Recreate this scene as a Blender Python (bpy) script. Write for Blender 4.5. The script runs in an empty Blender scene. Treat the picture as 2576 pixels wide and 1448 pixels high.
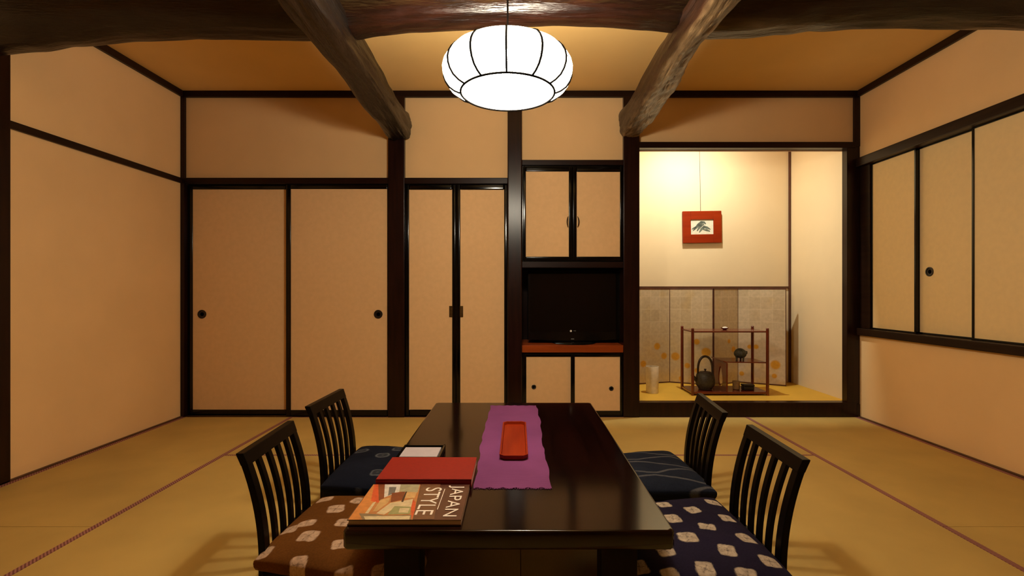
import bpy, bmesh, math, random
from mathutils import Vector, Matrix, noise

random.seed(7)
SC = bpy.context.scene
COL = SC.collection
PI = math.pi
# camera model used to read positions off the photograph (2576 x 1448)
F, VX, VY, ZC = 1230.0, 1302.0, 731.0, 0.981
YB = 3.80                                   # front plane of the posts on the far wall
XL, XR = -2.622, 2.663                      # side walls
ZT = 2.537                                  # ceiling
YN = -2.6                                   # wall behind the camera


def W(px, py, y):
    return Vector(((px - VX) * y / F, y, ZC + (VY - py) * y / F))


def X(px, y=YB): return (px - VX) * y / F
def Z(py, y=YB): return ZC + (VY - py) * y / F


def G(px, py, z):
    """point of the horizontal plane z seen at a pixel"""
    d = (ZC - z) * F / (py - VY)
    return Vector(((px - VX) * d / F, d, z))


# ------------------------------------------------------------------ materials
def M(name, col, rough=.5, var=0., scale=20., bump=0., bscale=150., stretch=(1, 1, 1), metal=0., coat=0., spec=.5,
      col2=None, attr=None, croughness=.1, detail=5, lo=.35, hi=.65):
    m = bpy.data.materials.new(name)
    m.use_nodes = True
    nt = m.node_tree
    N, L = nt.nodes, nt.links
    p = N['Principled BSDF']
    p.inputs['Roughness'].default_value = rough
    p.inputs['Metallic'].default_value = metal
    p.inputs['Specular IOR Level'].default_value = spec
    p.inputs['Coat Weight'].default_value = coat
    p.inputs['Coat Roughness'].default_value = croughness
    p.inputs['Base Color'].default_value = (*col, 1)
    tc = N.new('ShaderNodeTexCoord')
    mp = N.new('ShaderNodeMapping')
    mp.inputs['Scale'].default_value = stretch
    L.new(tc.outputs['Object'], mp.inputs['Vector'])
    src = None
    if attr:
        a = N.new('ShaderNodeAttribute')
        a.attribute_name = attr
        src = a.outputs['Color']
    if var or col2:
        nz = N.new('ShaderNodeTexNoise')
        nz.inputs['Scale'].default_value = scale
        nz.inputs['Detail'].default_value = detail
        L.new(mp.outputs[0], nz.inputs['Vector'])
        if src is None:
            cr = N.new('ShaderNodeValToRGB')
            c2 = col2 or tuple(c * (1 + var) for c in col)
            c1 = col if col2 else tuple(c * (1 - var) for c in col)
            cr.color_ramp.elements[0].color = (*c1, 1)
            cr.color_ramp.elements[0].position = lo
            cr.color_ramp.elements[1].color = (*c2, 1)
            cr.color_ramp.elements[1].position = hi
            L.new(nz.outputs['Fac'], cr.inputs['Fac'])
            src = cr.outputs['Color']
        else:
            mr = N.new('ShaderNodeMapRange')
            mr.inputs['From Min'].default_value = lo
            mr.inputs['From Max'].default_value = hi
            mr.inputs['To Min'].default_value = 1 - var
            mr.inputs['To Max'].default_value = 1 + var
            L.new(nz.outputs['Fac'], mr.inputs['Value'])
            vm = N.new('ShaderNodeVectorMath')
            vm.operation = 'SCALE'
            L.new(src, vm.inputs[0])
            L.new(mr.outputs[0], vm.inputs['Scale'])
            src = vm.outputs[0]
    if src is not None:
        L.new(src, p.inputs['Base Color'])
    if bump:
        nb = N.new('ShaderNodeTexNoise')
        nb.inputs['Scale'].default_value = bscale
        nb.inputs['Detail'].default_value = 4
        L.new(mp.outputs[0], nb.inputs['Vector'])
        b = N.new('ShaderNodeBump')
        b.inputs['Strength'].default_value = bump
        b.inputs['Distance'].default_value = .01
        L.new(nb.outputs['Fac'], b.inputs['Height'])
        L.new(b.outputs[0], p.inputs['Normal'])
    return m


def emit(name, col, strength, alpha=1.):
    m = bpy.data.materials.new(name)
    m.use_nodes = True
    p = m.node_tree.nodes['Principled BSDF']
    p.inputs['Base Color'].default_value = (.8, .76, .68, 1)
    p.inputs['Emission Color'].default_value = (*col, 1)
    p.inputs['Emission Strength'].default_value = strength
    p.inputs['Roughness'].default_value = .6
    p.inputs['Alpha'].default_value = alpha          # thin shade lets part of the bulb light through
    return m


def weave(name, c1, c2, axis, scale, rough=.6, bump=.15, var=.1, spec=.3):
    """fine woven rushes or threads: bands along one axis plus slow tint change"""
    m = bpy.data.materials.new(name)
    m.use_nodes = True
    nt = m.node_tree
    N, L = nt.nodes, nt.links
    p = N['Principled BSDF']
    p.inputs['Roughness'].default_value = rough
    p.inputs['Specular IOR Level'].default_value = spec
    tc = N.new('ShaderNodeTexCoord')
    wv = N.new('ShaderNodeTexWave')
    wv.wave_type = 'BANDS'
    wv.bands_direction = axis
    wv.inputs['Scale'].default_value = scale
    wv.inputs['Distortion'].default_value = .4
    wv.inputs['Detail'].default_value = 1
    L.new(tc.outputs['Object'], wv.inputs['Vector'])
    nz = N.new('ShaderNodeTexNoise')
    nz.inputs['Scale'].default_value = 3.
    nz.inputs['Detail'].default_value = 6
    L.new(tc.outputs['Object'], nz.inputs['Vector'])
    mx = N.new('ShaderNodeMix')
    mx.data_type = 'RGBA'
    mx.inputs[6].default_value = (*c1, 1)
    mx.inputs[7].default_value = (*c2, 1)
    L.new(wv.outputs['Fac'], mx.inputs[0])
    mr = N.new('ShaderNodeMapRange')
    mr.inputs['From Min'].default_value = .3
    mr.inputs['From Max'].default_value = .7
    mr.inputs['To Min'].default_value = 1 - var
    mr.inputs['To Max'].default_value = 1 + var
    L.new(nz.outputs['Fac'], mr.inputs['Value'])
    vm = N.new('ShaderNodeVectorMath')
    vm.operation = 'SCALE'
    L.new(mx.outputs[2], vm.inputs[0])
    L.new(mr.outputs[0], vm.inputs['Scale'])
    L.new(vm.outputs[0], p.inputs['Base Color'])
    b = N.new('ShaderNodeBump')
    b.inputs['Strength'].default_value = bump
    b.inputs['Distance'].default_value = .004
    L.new(wv.outputs['Fac'], b.inputs['Height'])
    L.new(b.outputs[0], p.inputs['Normal'])
    return m


PLASTER_LIT = M('cream_plaster_lit_copy', (.90, .60, .295), .85, var=.03, scale=2.5, bump=.05, bscale=260, spec=.15)  # far-wall plaster made paler: brighter light on the side walls painted in
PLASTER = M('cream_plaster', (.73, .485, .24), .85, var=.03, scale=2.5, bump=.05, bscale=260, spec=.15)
PAPER = M('cream_fusuma_paper', (.78, .515, .265), .8, var=.025, scale=30, bump=.03, bscale=400, spec=.15)
PAPER_LIT = M('fusuma_paper_lit_copy', (.93, .71, .375), .8, var=.02, scale=30, bump=.02, bscale=400, spec=.15)  # fusuma paper with the right wall's extra brightness put into its colour
ALCOVE = M('pale_alcove_plaster', (.78, .61, .37), .85, var=.02, scale=3, bump=.04, bscale=260, spec=.15)
POST = M('dark_red_brown_wood', (.0085, .0020, .0012), .28, scale=7, stretch=(6, 6, .5), col2=(.018, .0048, .0026), spec=.30)
RAIL = M('dark_brown_rail_wood', (.0080, .0020, .0012), .35, scale=7, stretch=(.5, 6, 6), col2=(.015, .0042, .0022), spec=.22)
RAILR = M('brown_side_rail_wood', (.013, .0045, .002), .4, scale=7, stretch=(6, .5, 6), col2=(.024, .0095, .004), spec=.25)
BLACK = M('black_lacquer', (.0020, .0015, .0013), .15, var=.15, scale=8, spec=.38)
BROWNB = M('brown_shelf_wood', (.25, .043, .004), .5, scale=6, stretch=(.5, 6, 6), col2=(.32, .058, .006), spec=.15)
TANW = M('tan_wood', (.24, .115, .05), .5, var=.15, scale=9, stretch=(.4, 5, 5))
TABLE = M('dark_table_lacquer', (.0045, .0010, .0008), .12, scale=5, stretch=(5, .4, 5), col2=(.010, .0024, .0016), spec=.30)
LEGM = M('matt_dark_table_wood', (.0032, .0008, .0006), .4, scale=5, stretch=(5, 5, .4), col2=(.006, .0015, .001), spec=.1)
CHAIR = M('black_stained_wood', (.0020, .0010, .0006), .36, scale=9, stretch=(3, 3, .6), col2=(.0034, .0018, .0010), spec=.10)
CEIL = M('tan_ceiling_board', (.80, .525, .20), .85, var=.03, scale=2, bump=.03, bscale=200, spec=.15)
STRAW = weave('tatami_rush', (.515, .350, .098), (.60, .412, .122), 'Y', 120)
STRAWX = weave('tatami_rush_crosswise', (.515, .350, .098), (.60, .412, .122), 'X', 120)
STRAWA = weave('alcove_tatami', (.62, .345, .035), (.70, .40, .045), 'X', 100)
HERI = weave('tatami_border_cloth', (.17, .050, .040), (.44, .20, .175), 'DIAGONAL', 46, rough=.7, bump=.05)
SILL = M('brown_wall_foot', (.10, .038, .014), .6, var=.2, scale=12)
IRON = M('cast_iron', (.045, .036, .024), .45, var=.3, scale=60, bump=.25, bscale=220, spec=.4)
IRONB = M('dark_iron', (.012, .010, .009), .4, var=.2, scale=40)
RUST = M('brown_iron', (.035, .017, .010), .45, var=.3, scale=50)
LACQ = M('red_brown_lacquer', (.115, .013, .005), .25, scale=8, col2=(.16, .020, .007), coat=.4)
WHITEP = M('white_paper', (.78, .72, .62), .8, var=.04, scale=60)
PAGES = M('book_pages', (.72, .62, .48), .85, var=.12, scale=8, stretch=(2, 2, 300))
REDC = M('red_book_cloth', (.245, .0105, .0045), .5, var=.06, scale=90, bump=.04, bscale=500, spec=.25)
REDD = M('dark_red_book_edge', (.10, .012, .008), .5, var=.1, scale=40)
BRASS = M('aged_brass', (.18, .11, .04), .35, var=.2, scale=50, metal=1)
STEEL = M('dark_bronze', (.055, .035, .022), .32, var=.2, scale=50, metal=.8)
HIKI = M('black_pull', (.012, .007, .006), .35, var=.2, scale=50)
TVB = M('black_tv_plastic', (.0035, .003, .003), .14, var=.1, scale=30)
TVS = M('tv_screen', (.0022, .0018, .0018), .08, var=.1, scale=3)
SILV = M('silver_mark', (.75, .72, .7), .4, var=.05, scale=40)
GREY = M('grey_mark', (.13, .125, .12), .5, var=.05, scale=40)
ORANGE = M('orange_lacquer', (.215, .0135, .0012), .4, scale=5, stretch=(6, .6, 4), col2=(.29, .024, .0018), spec=.2)
FRAMEO = M('orange_red_picture_frame', (.215, .0165, .0008), .5, scale=6, stretch=(.6, 4, 4), col2=(.275, .024, .0012), spec=.15)
PURPLE = weave('purple_linen', (.162, .040, .136), (.235, .066, .193), 'Y', 75, rough=.9, bump=.4, var=.16, spec=.1)
WIRE = M('dark_wire', (.05, .04, .035), .4, var=.1, scale=20)
CORD = M('black_cord', (.004, .0025, .002), .8, var=.1, scale=20, spec=.05)
LAMPM = M('lamp_rib_metal', (.0018, .0013, .0011), .7, var=.1, scale=20, spec=.02)
DYE = M('dyed_cotton', (1, 1, 1), .92, var=.12, scale=160, attr='dye', bump=.25, bscale=600, spec=.1, detail=3)
GOLDP = M('gilded_paper', (1, 1, 1), .7, var=.07, scale=40, attr='dye', spec=.3)
BEAMM = M('hewn_beam_wood', (1, 1, 1), .36, var=.35, scale=9, stretch=(5, .7, 5), attr='dye', bump=.5, bscale=26)
BEAMX = M('smoked_log_wood', (1, 1, 1), .30, var=.40, scale=9, stretch=(.7, 5, 5), attr='dye', bump=.45, bscale=22)
INK = M('grey_green_ink', (.10, .115, .085), .8, var=.4, scale=30)
PICP = M('pale_picture_paper', (.66, .62, .47), .8, var=.06, scale=40)
PLATEK = M('dark_ceramic', (.012, .011, .009), .35, var=.2, scale=30)
POTG = M('dark_green_ceramic', (.055, .052, .028), .5, var=.4, scale=70, bump=.4, bscale=120)
CUPM = M('tan_ceramic', (.30, .17, .06), .5, var=.2, scale=50)
LAMPE = emit('lit_lamp_shade', (1.0, .89, .70), 31.0, .42)
LAMPD = emit('lit_lamp_base', (1.0, .89, .70), 31.0, .42)
LAMPT = emit('lit_bulb', (1.0, .89, .70), 600.0)


# ------------------------------------------------------------------ mesh helpers
class B:
    def __init__(s):
        s.bm = bmesh.new()

    def box(s, a, b, mi=0):
        x0, y0, z0 = a
        x1, y1, z1 = b
        v = [s.bm.verts.new((x, y, z)) for z in (z0, z1) for y in (y0, y1) for x in (x0, x1)]
        for f in ((0, 2, 3, 1), (4, 5, 7, 6), (0, 1, 5, 4), (2, 6, 7, 3), (0, 4, 6, 2), (1, 3, 7, 5)):
            s.bm.faces.new([v[i] for i in f]).material_index = mi
        return s

    def ring(s, a, b, w, mi=0, axis='y'):
        """rectangular frame; a,b outer corners; w = (left, right, bottom, top) widths"""
        l, r, bo, t = w
        x0, y0, z0 = a
        x1, y1, z1 = b
        if axis == 'y':
            s.box((x0, y0, z0), (x0 + l, y1, z1), mi).box((x1 - r, y0, z0), (x1, y1, z1), mi)
            s.box((x0 + l, y0, z0), (x1 - r, y1, z0 + bo), mi).box((x0 + l, y0, z1 - t), (x1 - r, y1, z1), mi)
        else:
            s.box((x0, y0, z0), (x1, y0 + l, z1), mi).box((x0, y1 - r, z0), (x1, y1, z1), mi)
            s.box((x0, y0 + l, z0), (x1, y1 - r, z0 + bo), mi).box((x0, y0 + l, z1 - t), (x1, y1 - r, z1), mi)
        return s

    def loft(s, rings, mi=0, cap=True, close=True):
        vs = [[s.bm.verts.new(p) for p in r] for r in rings]
        n = len(vs[0])
        for a, b in zip(vs, vs[1:]):
            for i in range(n if close else n - 1):
                j = (i + 1) % n
                s.bm.faces.new((a[i], a[j], b[j], b[i])).material_index = mi
        if cap:
            s.bm.faces.new(vs[0][::-1]).material_index = mi
            s.bm.faces.new(vs[-1]).material_index = mi
        return s

    def lathe(s, prof, c=(0, 0, 0), n=32, mi=0, axis='z', cap=True):
        rings = []
        for r, h in prof:
            rr = []
            for i in range(n):
                t = 2 * PI * i / n
                u, v = r * math.cos(t), r * math.sin(t)
                p = {'z': (u, v, h), 'y': (u, h, -v), 'x': (h, u, v)}[axis]
                rr.append((c[0] + p[0], c[1] + p[1], c[2] + p[2]))
            rings.append(rr)
        return s.loft(rings, mi, cap)

    def tube(s, pts, r, n=8, mi=0):
        pts = [Vector(p) for p in pts]
        rs = r if isinstance(r, (list, tuple)) else [r] * len(pts)
        rings = []
        up = None
        for i, p in enumerate(pts):
            d = (pts[min(i + 1, len(pts) - 1)] - pts[max(i - 1, 0)]).normalized()
            if up is None:
                up = d.orthogonal().normalized()
            up = (up - d * up.dot(d)).normalized()
            w = d.cross(up)
            rings.append([p + (up * math.cos(2 * PI * k / n) + w * math.sin(2 * PI * k / n)) * rs[i] for k in range(n)])
        return s.loft(rings, mi)

    def prism(s, pts, d, mi=0):
        """polygon extruded by vector d"""
        d = Vector(d)
        return s.loft([[Vector(p) for p in pts], [Vector(p) + d for p in pts]], mi)

    def poly(s, pts, mi=0):
        s.bm.faces.new([s.bm.verts.new(p) for p in pts]).material_index = mi
        return s

    def bevel(s, w, seg=2):
        bmesh.ops.bevel(s.bm, geom=s.bm.edges[:], offset=w, segments=seg, profile=.6, affect='EDGES', clamp_overlap=True)
        return s

    def build(s, name, mats, parent=None, smooth=False, local=False, angle=40):
        bm = s.bm
        bmesh.ops.recalc_face_normals(bm, faces=bm.faces[:])
        loc = Vector((0, 0, 0))
        if not local:
            if parent is None:
                co = [v.co for v in bm.verts]
                lo = Vector([min(c[i] for c in co) for i in range(3)])
                hi = Vector([max(c[i] for c in co) for i in range(3)])
                loc = Vector(((lo.x + hi.x) / 2, (lo.y + hi.y) / 2, lo.z))
                off = loc
            else:
                top = parent
                off = Vector(top.location)
                while top.parent:
                    top = top.parent
                    off = off + Vector(top.location)
            for v in bm.verts:
                v.co -= off
        me = bpy.data.meshes.new(name)
        bm.to_mesh(me)
        bm.free()
        for m in (mats if isinstance(mats, (list, tuple)) else [mats]):
            me.materials.append(m)
        if smooth:
            for p in me.polygons:
                p.use_smooth = True
            try:
                me.set_sharp_from_angle(angle=math.radians(angle))
            except Exception:
                pass
        o = bpy.data.objects.new(name, me)
        COL.objects.link(o)
        o.location = loc
        if parent is not None:
            o.parent = parent
        return o


def tag(o, label=None, cat=None, group=None, kind=None):
    if label: o['label'] = label
    if cat: o['category'] = cat
    if group: o['group'] = group
    if kind: o['kind'] = kind
    return o


def thing(name, label, cat, loc, rz=0, group=None, kind=None):
    o = bpy.data.objects.new(name, None)
    o.empty_display_size = .05
    COL.objects.link(o)
    o.location = loc
    o.rotation_euler = (0, 0, rz)
    return tag(o, label, cat, group, kind)


def struct(o, label, cat):
    return tag(o, label, cat, kind='structure')


def dye(o, fn):
    me = o.data
    a = me.color_attributes.new('dye', 'FLOAT_COLOR', 'POINT')
    buf = []
    for v in me.vertices:
        buf.extend((*fn(v.co), 1.0))
    a.data.foreach_set('color', buf)


def mix(a, b, t):
    t = max(0, min(1, t))
    return tuple(x * (1 - t) + y * t for x, y in zip(a, b))


TRIM = [0]


def trim(b, mat, label, smooth=False, bev=.003):
    TRIM[0] += 1
    if bev: b.bevel(bev)
    return struct(b.build('trim_%d' % TRIM[0], mat, smooth=smooth), label, 'wood trim')


# ------------------------------------------------------------------ camera
cam = bpy.data.cameras.new('camera')
cam.sensor_width = 36
cam.lens = 36 * F / 2576
cam.shift_x = -(VX - 1288) / 2576
cam.shift_y = (VY - 724) / 2576
cam.clip_start = .02
co = bpy.data.objects.new('camera', cam)
COL.objects.link(co)
co.location = (0, 0, ZC)
co.rotation_euler = (PI / 2, 0, 0)
SC.camera = co

# ------------------------------------------------------------------ floor: one floor of tatami mats
fl = B()
fl.box((XL - .1, YN - .1, -.12), (XR + .1, YB + .06, -.02), 3)
heri = []


def mat_block(x0, x1, y0, y1, long_axis):
    g = .0012
    if long_axis == 'y':
        w = .026
        fl.box((x0 + g, y0 + g, -.02), (x0 + w, y1 - g, .0012), 2).box((x1 - w, y0 + g, -.02), (x1 - g, y1 - g, .0012), 2)
        fl.box((x0 + w, y0 + g, -.02), (x1 - w, y1 - g, 0), 0)
    else:
        w = .0095
        fl.box((x0 + g, y0 + g, -.02), (x1 - g, y0 + w, .0008), 2).box((x0 + g, y1 - w, -.02), (x1 - g, y1 - g, .0008), 2)
        fl.box((x0 + g, y0 + w, -.02), (x1 - g, y1 - w, 0), 1)


BL, BR = -1.745, 1.767
fe = .018
y1 = YB
for k in range(4):
    y0 = max(y1 - 1.765, YN)
    mat_block(XL + fe, BL, y0, y1, 'y')
    mat_block(BR, XR - fe, y0, y1, 'y')
    y1 = y0
    if y1 <= YN + .05: break
y1 = YB
mid = (BL + BR) / 2
y0 = y1 - .88
mat_block(BL, mid, y0, y1, 'x')
mat_block(mid, BR, y0, y1, 'x')
y1 = y0
y0 = y1 - 1.765
mat_block(BL, mid, y0, y1, 'x')
mat_block(mid, BR, y0, y1, 'x')
mat_block(BL, mid, YN, y0, 'x')
mat_block(mid, BR, YN, y0, 'x')
struct(fl.build('floor', [STRAW, STRAWX, HERI, SILL]), 'floor of pale green-gold tatami mats with red-brown cloth borders', 'floor')

# ------------------------------------------------------------------ walls
w = B()
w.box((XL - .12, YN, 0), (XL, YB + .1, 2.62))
struct(w.build('wall_left', PLASTER_LIT), 'cream plaster side wall on the left', 'wall')
KT, KB = 2.007, 1.94                        # right head rail
ST, SB = .692, .638                         # right sill
YR0 = X and 3.735
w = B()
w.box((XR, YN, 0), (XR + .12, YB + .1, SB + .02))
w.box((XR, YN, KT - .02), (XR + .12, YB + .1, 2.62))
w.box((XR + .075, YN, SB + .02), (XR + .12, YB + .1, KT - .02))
struct(w.build('wall_right', PLASTER_LIT), 'cream plaster side wall on the right, above and below the small sliding doors', 'wall')
w = B()
w.box((XL - .12, YN - .12, -.02), (XR + .12, YN, 2.62))
struct(w.build('wall_rear', M('tan_rear_wall', (.35, .22, .11), .85, var=.05, scale=3)), 'plain wall behind the camera', 'wall')
w = B()
w.box((XL - .12, YN - .12, ZT), (XR + .12, YB + .1, ZT + .1))
struct(w.build('ceiling', CEIL), 'flat tan ceiling above the log beams', 'ceiling')

YP = YB + .025                              # plane of the plaster fields on the far wall
TX0, TX1 = X(1608), 2.597                   # alcove width
NX0, NX1 = X(1313), X(1568)
w = B()
w.box((XL - .12, YP, Z(462)), (X(990), YP + .12, 2.62))                      # above the closet panels
w.box((X(990), YP, Z(462)), (X(1295), YP + .12, 2.62))
w.box((X(1295), YP, Z(415)), (X(1588), YP + .12, 2.62))
w.box((XL - .12, YB + .075, -.02), (X(1295), YB + .19, Z(462)))              # behind the panels
w.box((X(1588), YP, Z(366)), (XR + .12, YP + .06, 2.62))                     # above the alcove
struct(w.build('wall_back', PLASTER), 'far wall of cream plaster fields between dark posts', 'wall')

YA = 4.66
w = B()
w.box((TX0 - .1, YA, 0), (TX1 + .12, YA + .1, 2.62))
struct(w.build('wall_alcove_back', ALCOVE), 'pale lit back wall of the alcove', 'wall')
w = B()
w.box((TX1, YB + .05, 0), (TX1 + .12, YA, 2.62))
struct(w.build('wall_alcove_right', ALCOVE), 'pale side wall of the alcove on the right', 'wall')
w = B()
w.box((TX0 - .1, YB + .12, 0), (TX0, YA, 2.62))
struct(w.build('wall_alcove_left', ALCOVE), 'side wall of the alcove hidden behind its left post', 'wall')
w = B()
w.box((TX0 - .1, YB + .08, 2.56), (TX1 + .12, YA + .1, 2.66))
struct(w.build('ceiling_alcove', CEIL), 'ceiling of the alcove hidden behind the lintel', 'ceiling')
ZA = Z(1012)
w = B()
w.box((TX0, YB + .07, 0), (TX1, YA, ZA))
struct(w.build('floor_alcove', STRAWA), 'raised golden tatami floor of the alcove', 'floor')

# ------------------------------------------------------------------ posts and rails
def bar(px0, py0, px1, py1, y0=YB, y1=YB + .06):
    return B().box((X(px0, y0), y0, Z(py1, y0)), (X(px1, y0), y1, Z(py0, y0)))


trim(B().box((XL, YB, Z(243)), (XR, YB + .03, ZT)), RAIL, 'dark ceiling rail along the far wall')
trim(B().box((XL, YN, Z(243)), (XL + .022, YB, ZT)), RAILR, 'dark ceiling rail along the left wall')
trim(B().box((XR - .022, YN, Z(243)), (XR, YB, ZT)), RAILR, 'dark ceiling rail along the right wall')
trim(B().box((XL, YB, 0), (X(463), YB + .05, Z(243))), POST, 'dark corner post at the left end of the far wall')
trim(B().box((X(977), YB - .012, 0), (X(1018), YB + .09, Z(243))), POST, 'dark post carrying the left beam')
trim(B().box((X(1277), YB - .035, 0), (X(1313), YB + .09, Z(243))), POST, 'dark post in the middle, under the lamp', bev=.008)
trim(B().box((X(1568), YB - .012, 0), (X(1608), YB + .14, Z(243))), POST, 'dark post between television niche and alcove')
trim(B().box((X(2131), YB, ZA - .01), (X(2163), YB + .06, Z(368))), POST, 'dark post at the right edge of the alcove')
trim(B().box((X(2151), YB - .002, Z(368)), (XR, YB + .05, Z(243))), POST, 'short dark corner post above the alcove, right')
trim(B().box((X(463), YB - .004, Z(462)), (X(977), YB + .06, Z(447))), RAIL, 'dark head rail above the wide sliding panels')
trim(B().box((X(1018), YB - .004, Z(462)), (X(1277), YB + .06, Z(447))), RAIL, 'dark head rail above the pair of narrow closet doors')
trim(B().box((NX0, YB - .004, Z(415)), (NX1, YB + .06, Z(402))), RAIL, 'dark rail above the upper wall cupboard')
trim(B().box((TX0, YB - .006, Z(372)), (X(2151), YB + .06, Z(357))), RAIL, 'dark lintel above the alcove')
trim(B().box((TX0, YB + .062, Z(379, YB + .062)), (TX1, YB + .09, Z(366, YB + .062))), TANW, 'thin tan strip behind the alcove lintel')
trim(B().box((TX0, YB - .002, 0), (X(2155), YB + .07, ZA)), POST, 'dark sill beam in front of the alcove floor', bev=.004)
trim(B().box((X(2155), YB - .001, 0), (XR, YB + .05, ZA - .012)), POST, 'short dark block at the right end of the alcove sill')
trim(B().box((X(1983, YA), YA - .02, ZA), (TX1, YA, 2.55)), M('brown_corner_strip', (.085, .026, .010), .5, var=.2, scale=9), 'brown corner strip in the alcove')
trim(B().box((TX0, YA - .012, Z(725, YA)), (X(1983, YA), YA, Z(720, YA))), M('brown_thin_rail', (.10, .035, .013), .5, var=.2, scale=9), 'thin brown rail across the alcove wall behind the screen', bev=0)
trim(B().box((XL, YN, 1.816), (XL + .016, YB, 1.857)), RAILR, 'dark rail running along the left wall')
trim(B().box((XL, 2.385, 0), (XL + .018, 2.512, Z(243))), POST, 'dark post on the left wall')
trim(B().box((XR - .035, YN, KB), (XR + .06, YB + .02, KT)), RAILR, 'dark head rail of the small sliding doors on the right wall', bev=.005)
trim(B().box((XR - .03, YN, SB), (XR + .075, YB + .01, ST)), RAILR, 'dark sill of the small sliding doors on the right wall', bev=.005)
trim(B().box((XR, YR0 - .035, ST), (XR + .075, YB + .02, KB)), RAILR, 'dark jamb at the far end of the small sliding doors')
for nm, xx, lab in (('baseboard_left', XL, 'thin brown wall foot along the left wall'), ('baseboard_right', XR - fe, 'thin brown wall foot along the right wall')):
    b = B()
    b.box((xx, YN, -.02), (xx + fe, YB, .008))
    struct(b.build(nm, SILL), lab, 'baseboard')

# ------------------------------------------------------------------ sliding panels and closet doors on the far wall
DOOR = [0]


def door_root(loc, label):
    DOOR[0] += 1
    return thing('door_%d' % DOOR[0], label, 'door', loc, kind='structure')


def pull(parent, c, r, axis='y', sgn=-1, name='pull'):
    """round recessed finger pull: ring with a sunken dish"""
    b = B()
    prof = [(r * .70, 0.0), (r * .74, .0035), (r * .86, .0045), (r, .003), (r, -.004), (r * .2, -.004), (r * .2, -.001), (r * .70, 0.0)]
    prof = [(a, h * (sgn if axis == 'y' else sgn)) for a, h in prof]
    b.lathe(prof, c, 28, axis=axis, cap=False)
    b.lathe([(.0005, -.0015 * sgn), (r * .72, -.0015 * sgn + .001 * sgn)], c, 28, axis=axis, cap=True)
    return b.build(name, HIKI, parent, smooth=True)


def far_door(outer, inner, y, label, th=.022, knob=None, brass=None, round_=.004):
    ox0, oy0, ox1, oy1 = outer
    ix0, iy0, ix1, iy1 = inner
    r = door_root(((X(ox0, y) + X(ox1, y)) / 2, y, max(Z(oy1, y), .002)), label)
    zb = max(Z(oy1, y), .002)
    b = B()
    b.ring((X(ox0, y), y, zb), (X(ox1, y), y + th, Z(oy0, y)),
           (X(ix0, y) - X(ox0, y), X(ox1, y) - X(ix1, y), Z(iy1, y) - zb, Z(oy0, y) - Z(iy0, y)))
    b.bevel(round_, 3).build('frame', BLACK, r, smooth=True)
    B().box((X(ix0, y) - .002, y + .006, Z(iy1, y) - .002), (X(ix1, y) + .002, y + th - .006, Z(iy0, y) + .002)).build('paper_panel', PAPER, r)
    if knob:
        pull(r, (X(knob[0], y), y + .0055, Z(knob[1], y)), .034)
    if brass:
        px, py = brass
        p = B()
        p.box((X(px - 4, y), y - .001, Z(py + 14, y)), (X(px + 4, y), y + .008, Z(py - 14, y)))
        p.bevel(.0015)
        p.box((X(px - 2, y), y - .0035, Z(py + 9, y)), (X(px + 2, y), y, Z(py - 9, y)))
        p.build('handle', BRASS, r)
    return r


far_door((463, 462, 729, 1048), (484, 476, 719, 1030), YB + .040, 'cream sliding panel nearest the left corner', knob=(507, 790))
far_door((719, 462, 977, 1048), (731, 475, 974, 1031), YB + .012, 'cream sliding panel left of the beam post', knob=(951, 790))
far_door((1018, 462, 1147, 1048), (1029, 477, 1137, 1030), YB + .012, 'left narrow closet door with brass handle on its right edge', brass=(1134, 783), round_=.009)
far_door((1147, 462, 1277, 1048), (1158, 477, 1268, 1030), YB + .012, 'right narrow closet door beside the middle post', brass=(1161, 783), round_=.009)

# ------------------------------------------------------------------ wall cupboards, niche, television
yc = YB + .012
nd = .46
w = B()
w.box((NX0 - .02, YB + nd, Z(886)), (NX1 + .02, YB + nd + .03, Z(657)))
struct(w.build('wall_niche', POST), 'dark wooden back of the television niche', 'wall')
trim(B().box((NX0 - .03, YB + .09, Z(886)), (NX0, YB + nd, Z(657))), POST, 'dark lining board on the left side of the television niche')
trim(B().box((NX1, YB + .14, Z(886)), (NX1 + .03, YB + nd, Z(657))), POST, 'dark lining board on the right side of the television niche')
trim(B().box((NX0, YB, Z(673)), (NX1, YB + nd, Z(658))), RAIL, 'dark brown board between the upper cupboard and the television niche')
sh = B().box((NX0 + .001, YB - .006, Z(886)), (NX1 - .001, YB + nd, Z(868)))
tag(sh.bevel(.003).build('shelf_board', BROWNB), 'reddish brown shelf board under the television', 'shelf')


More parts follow.
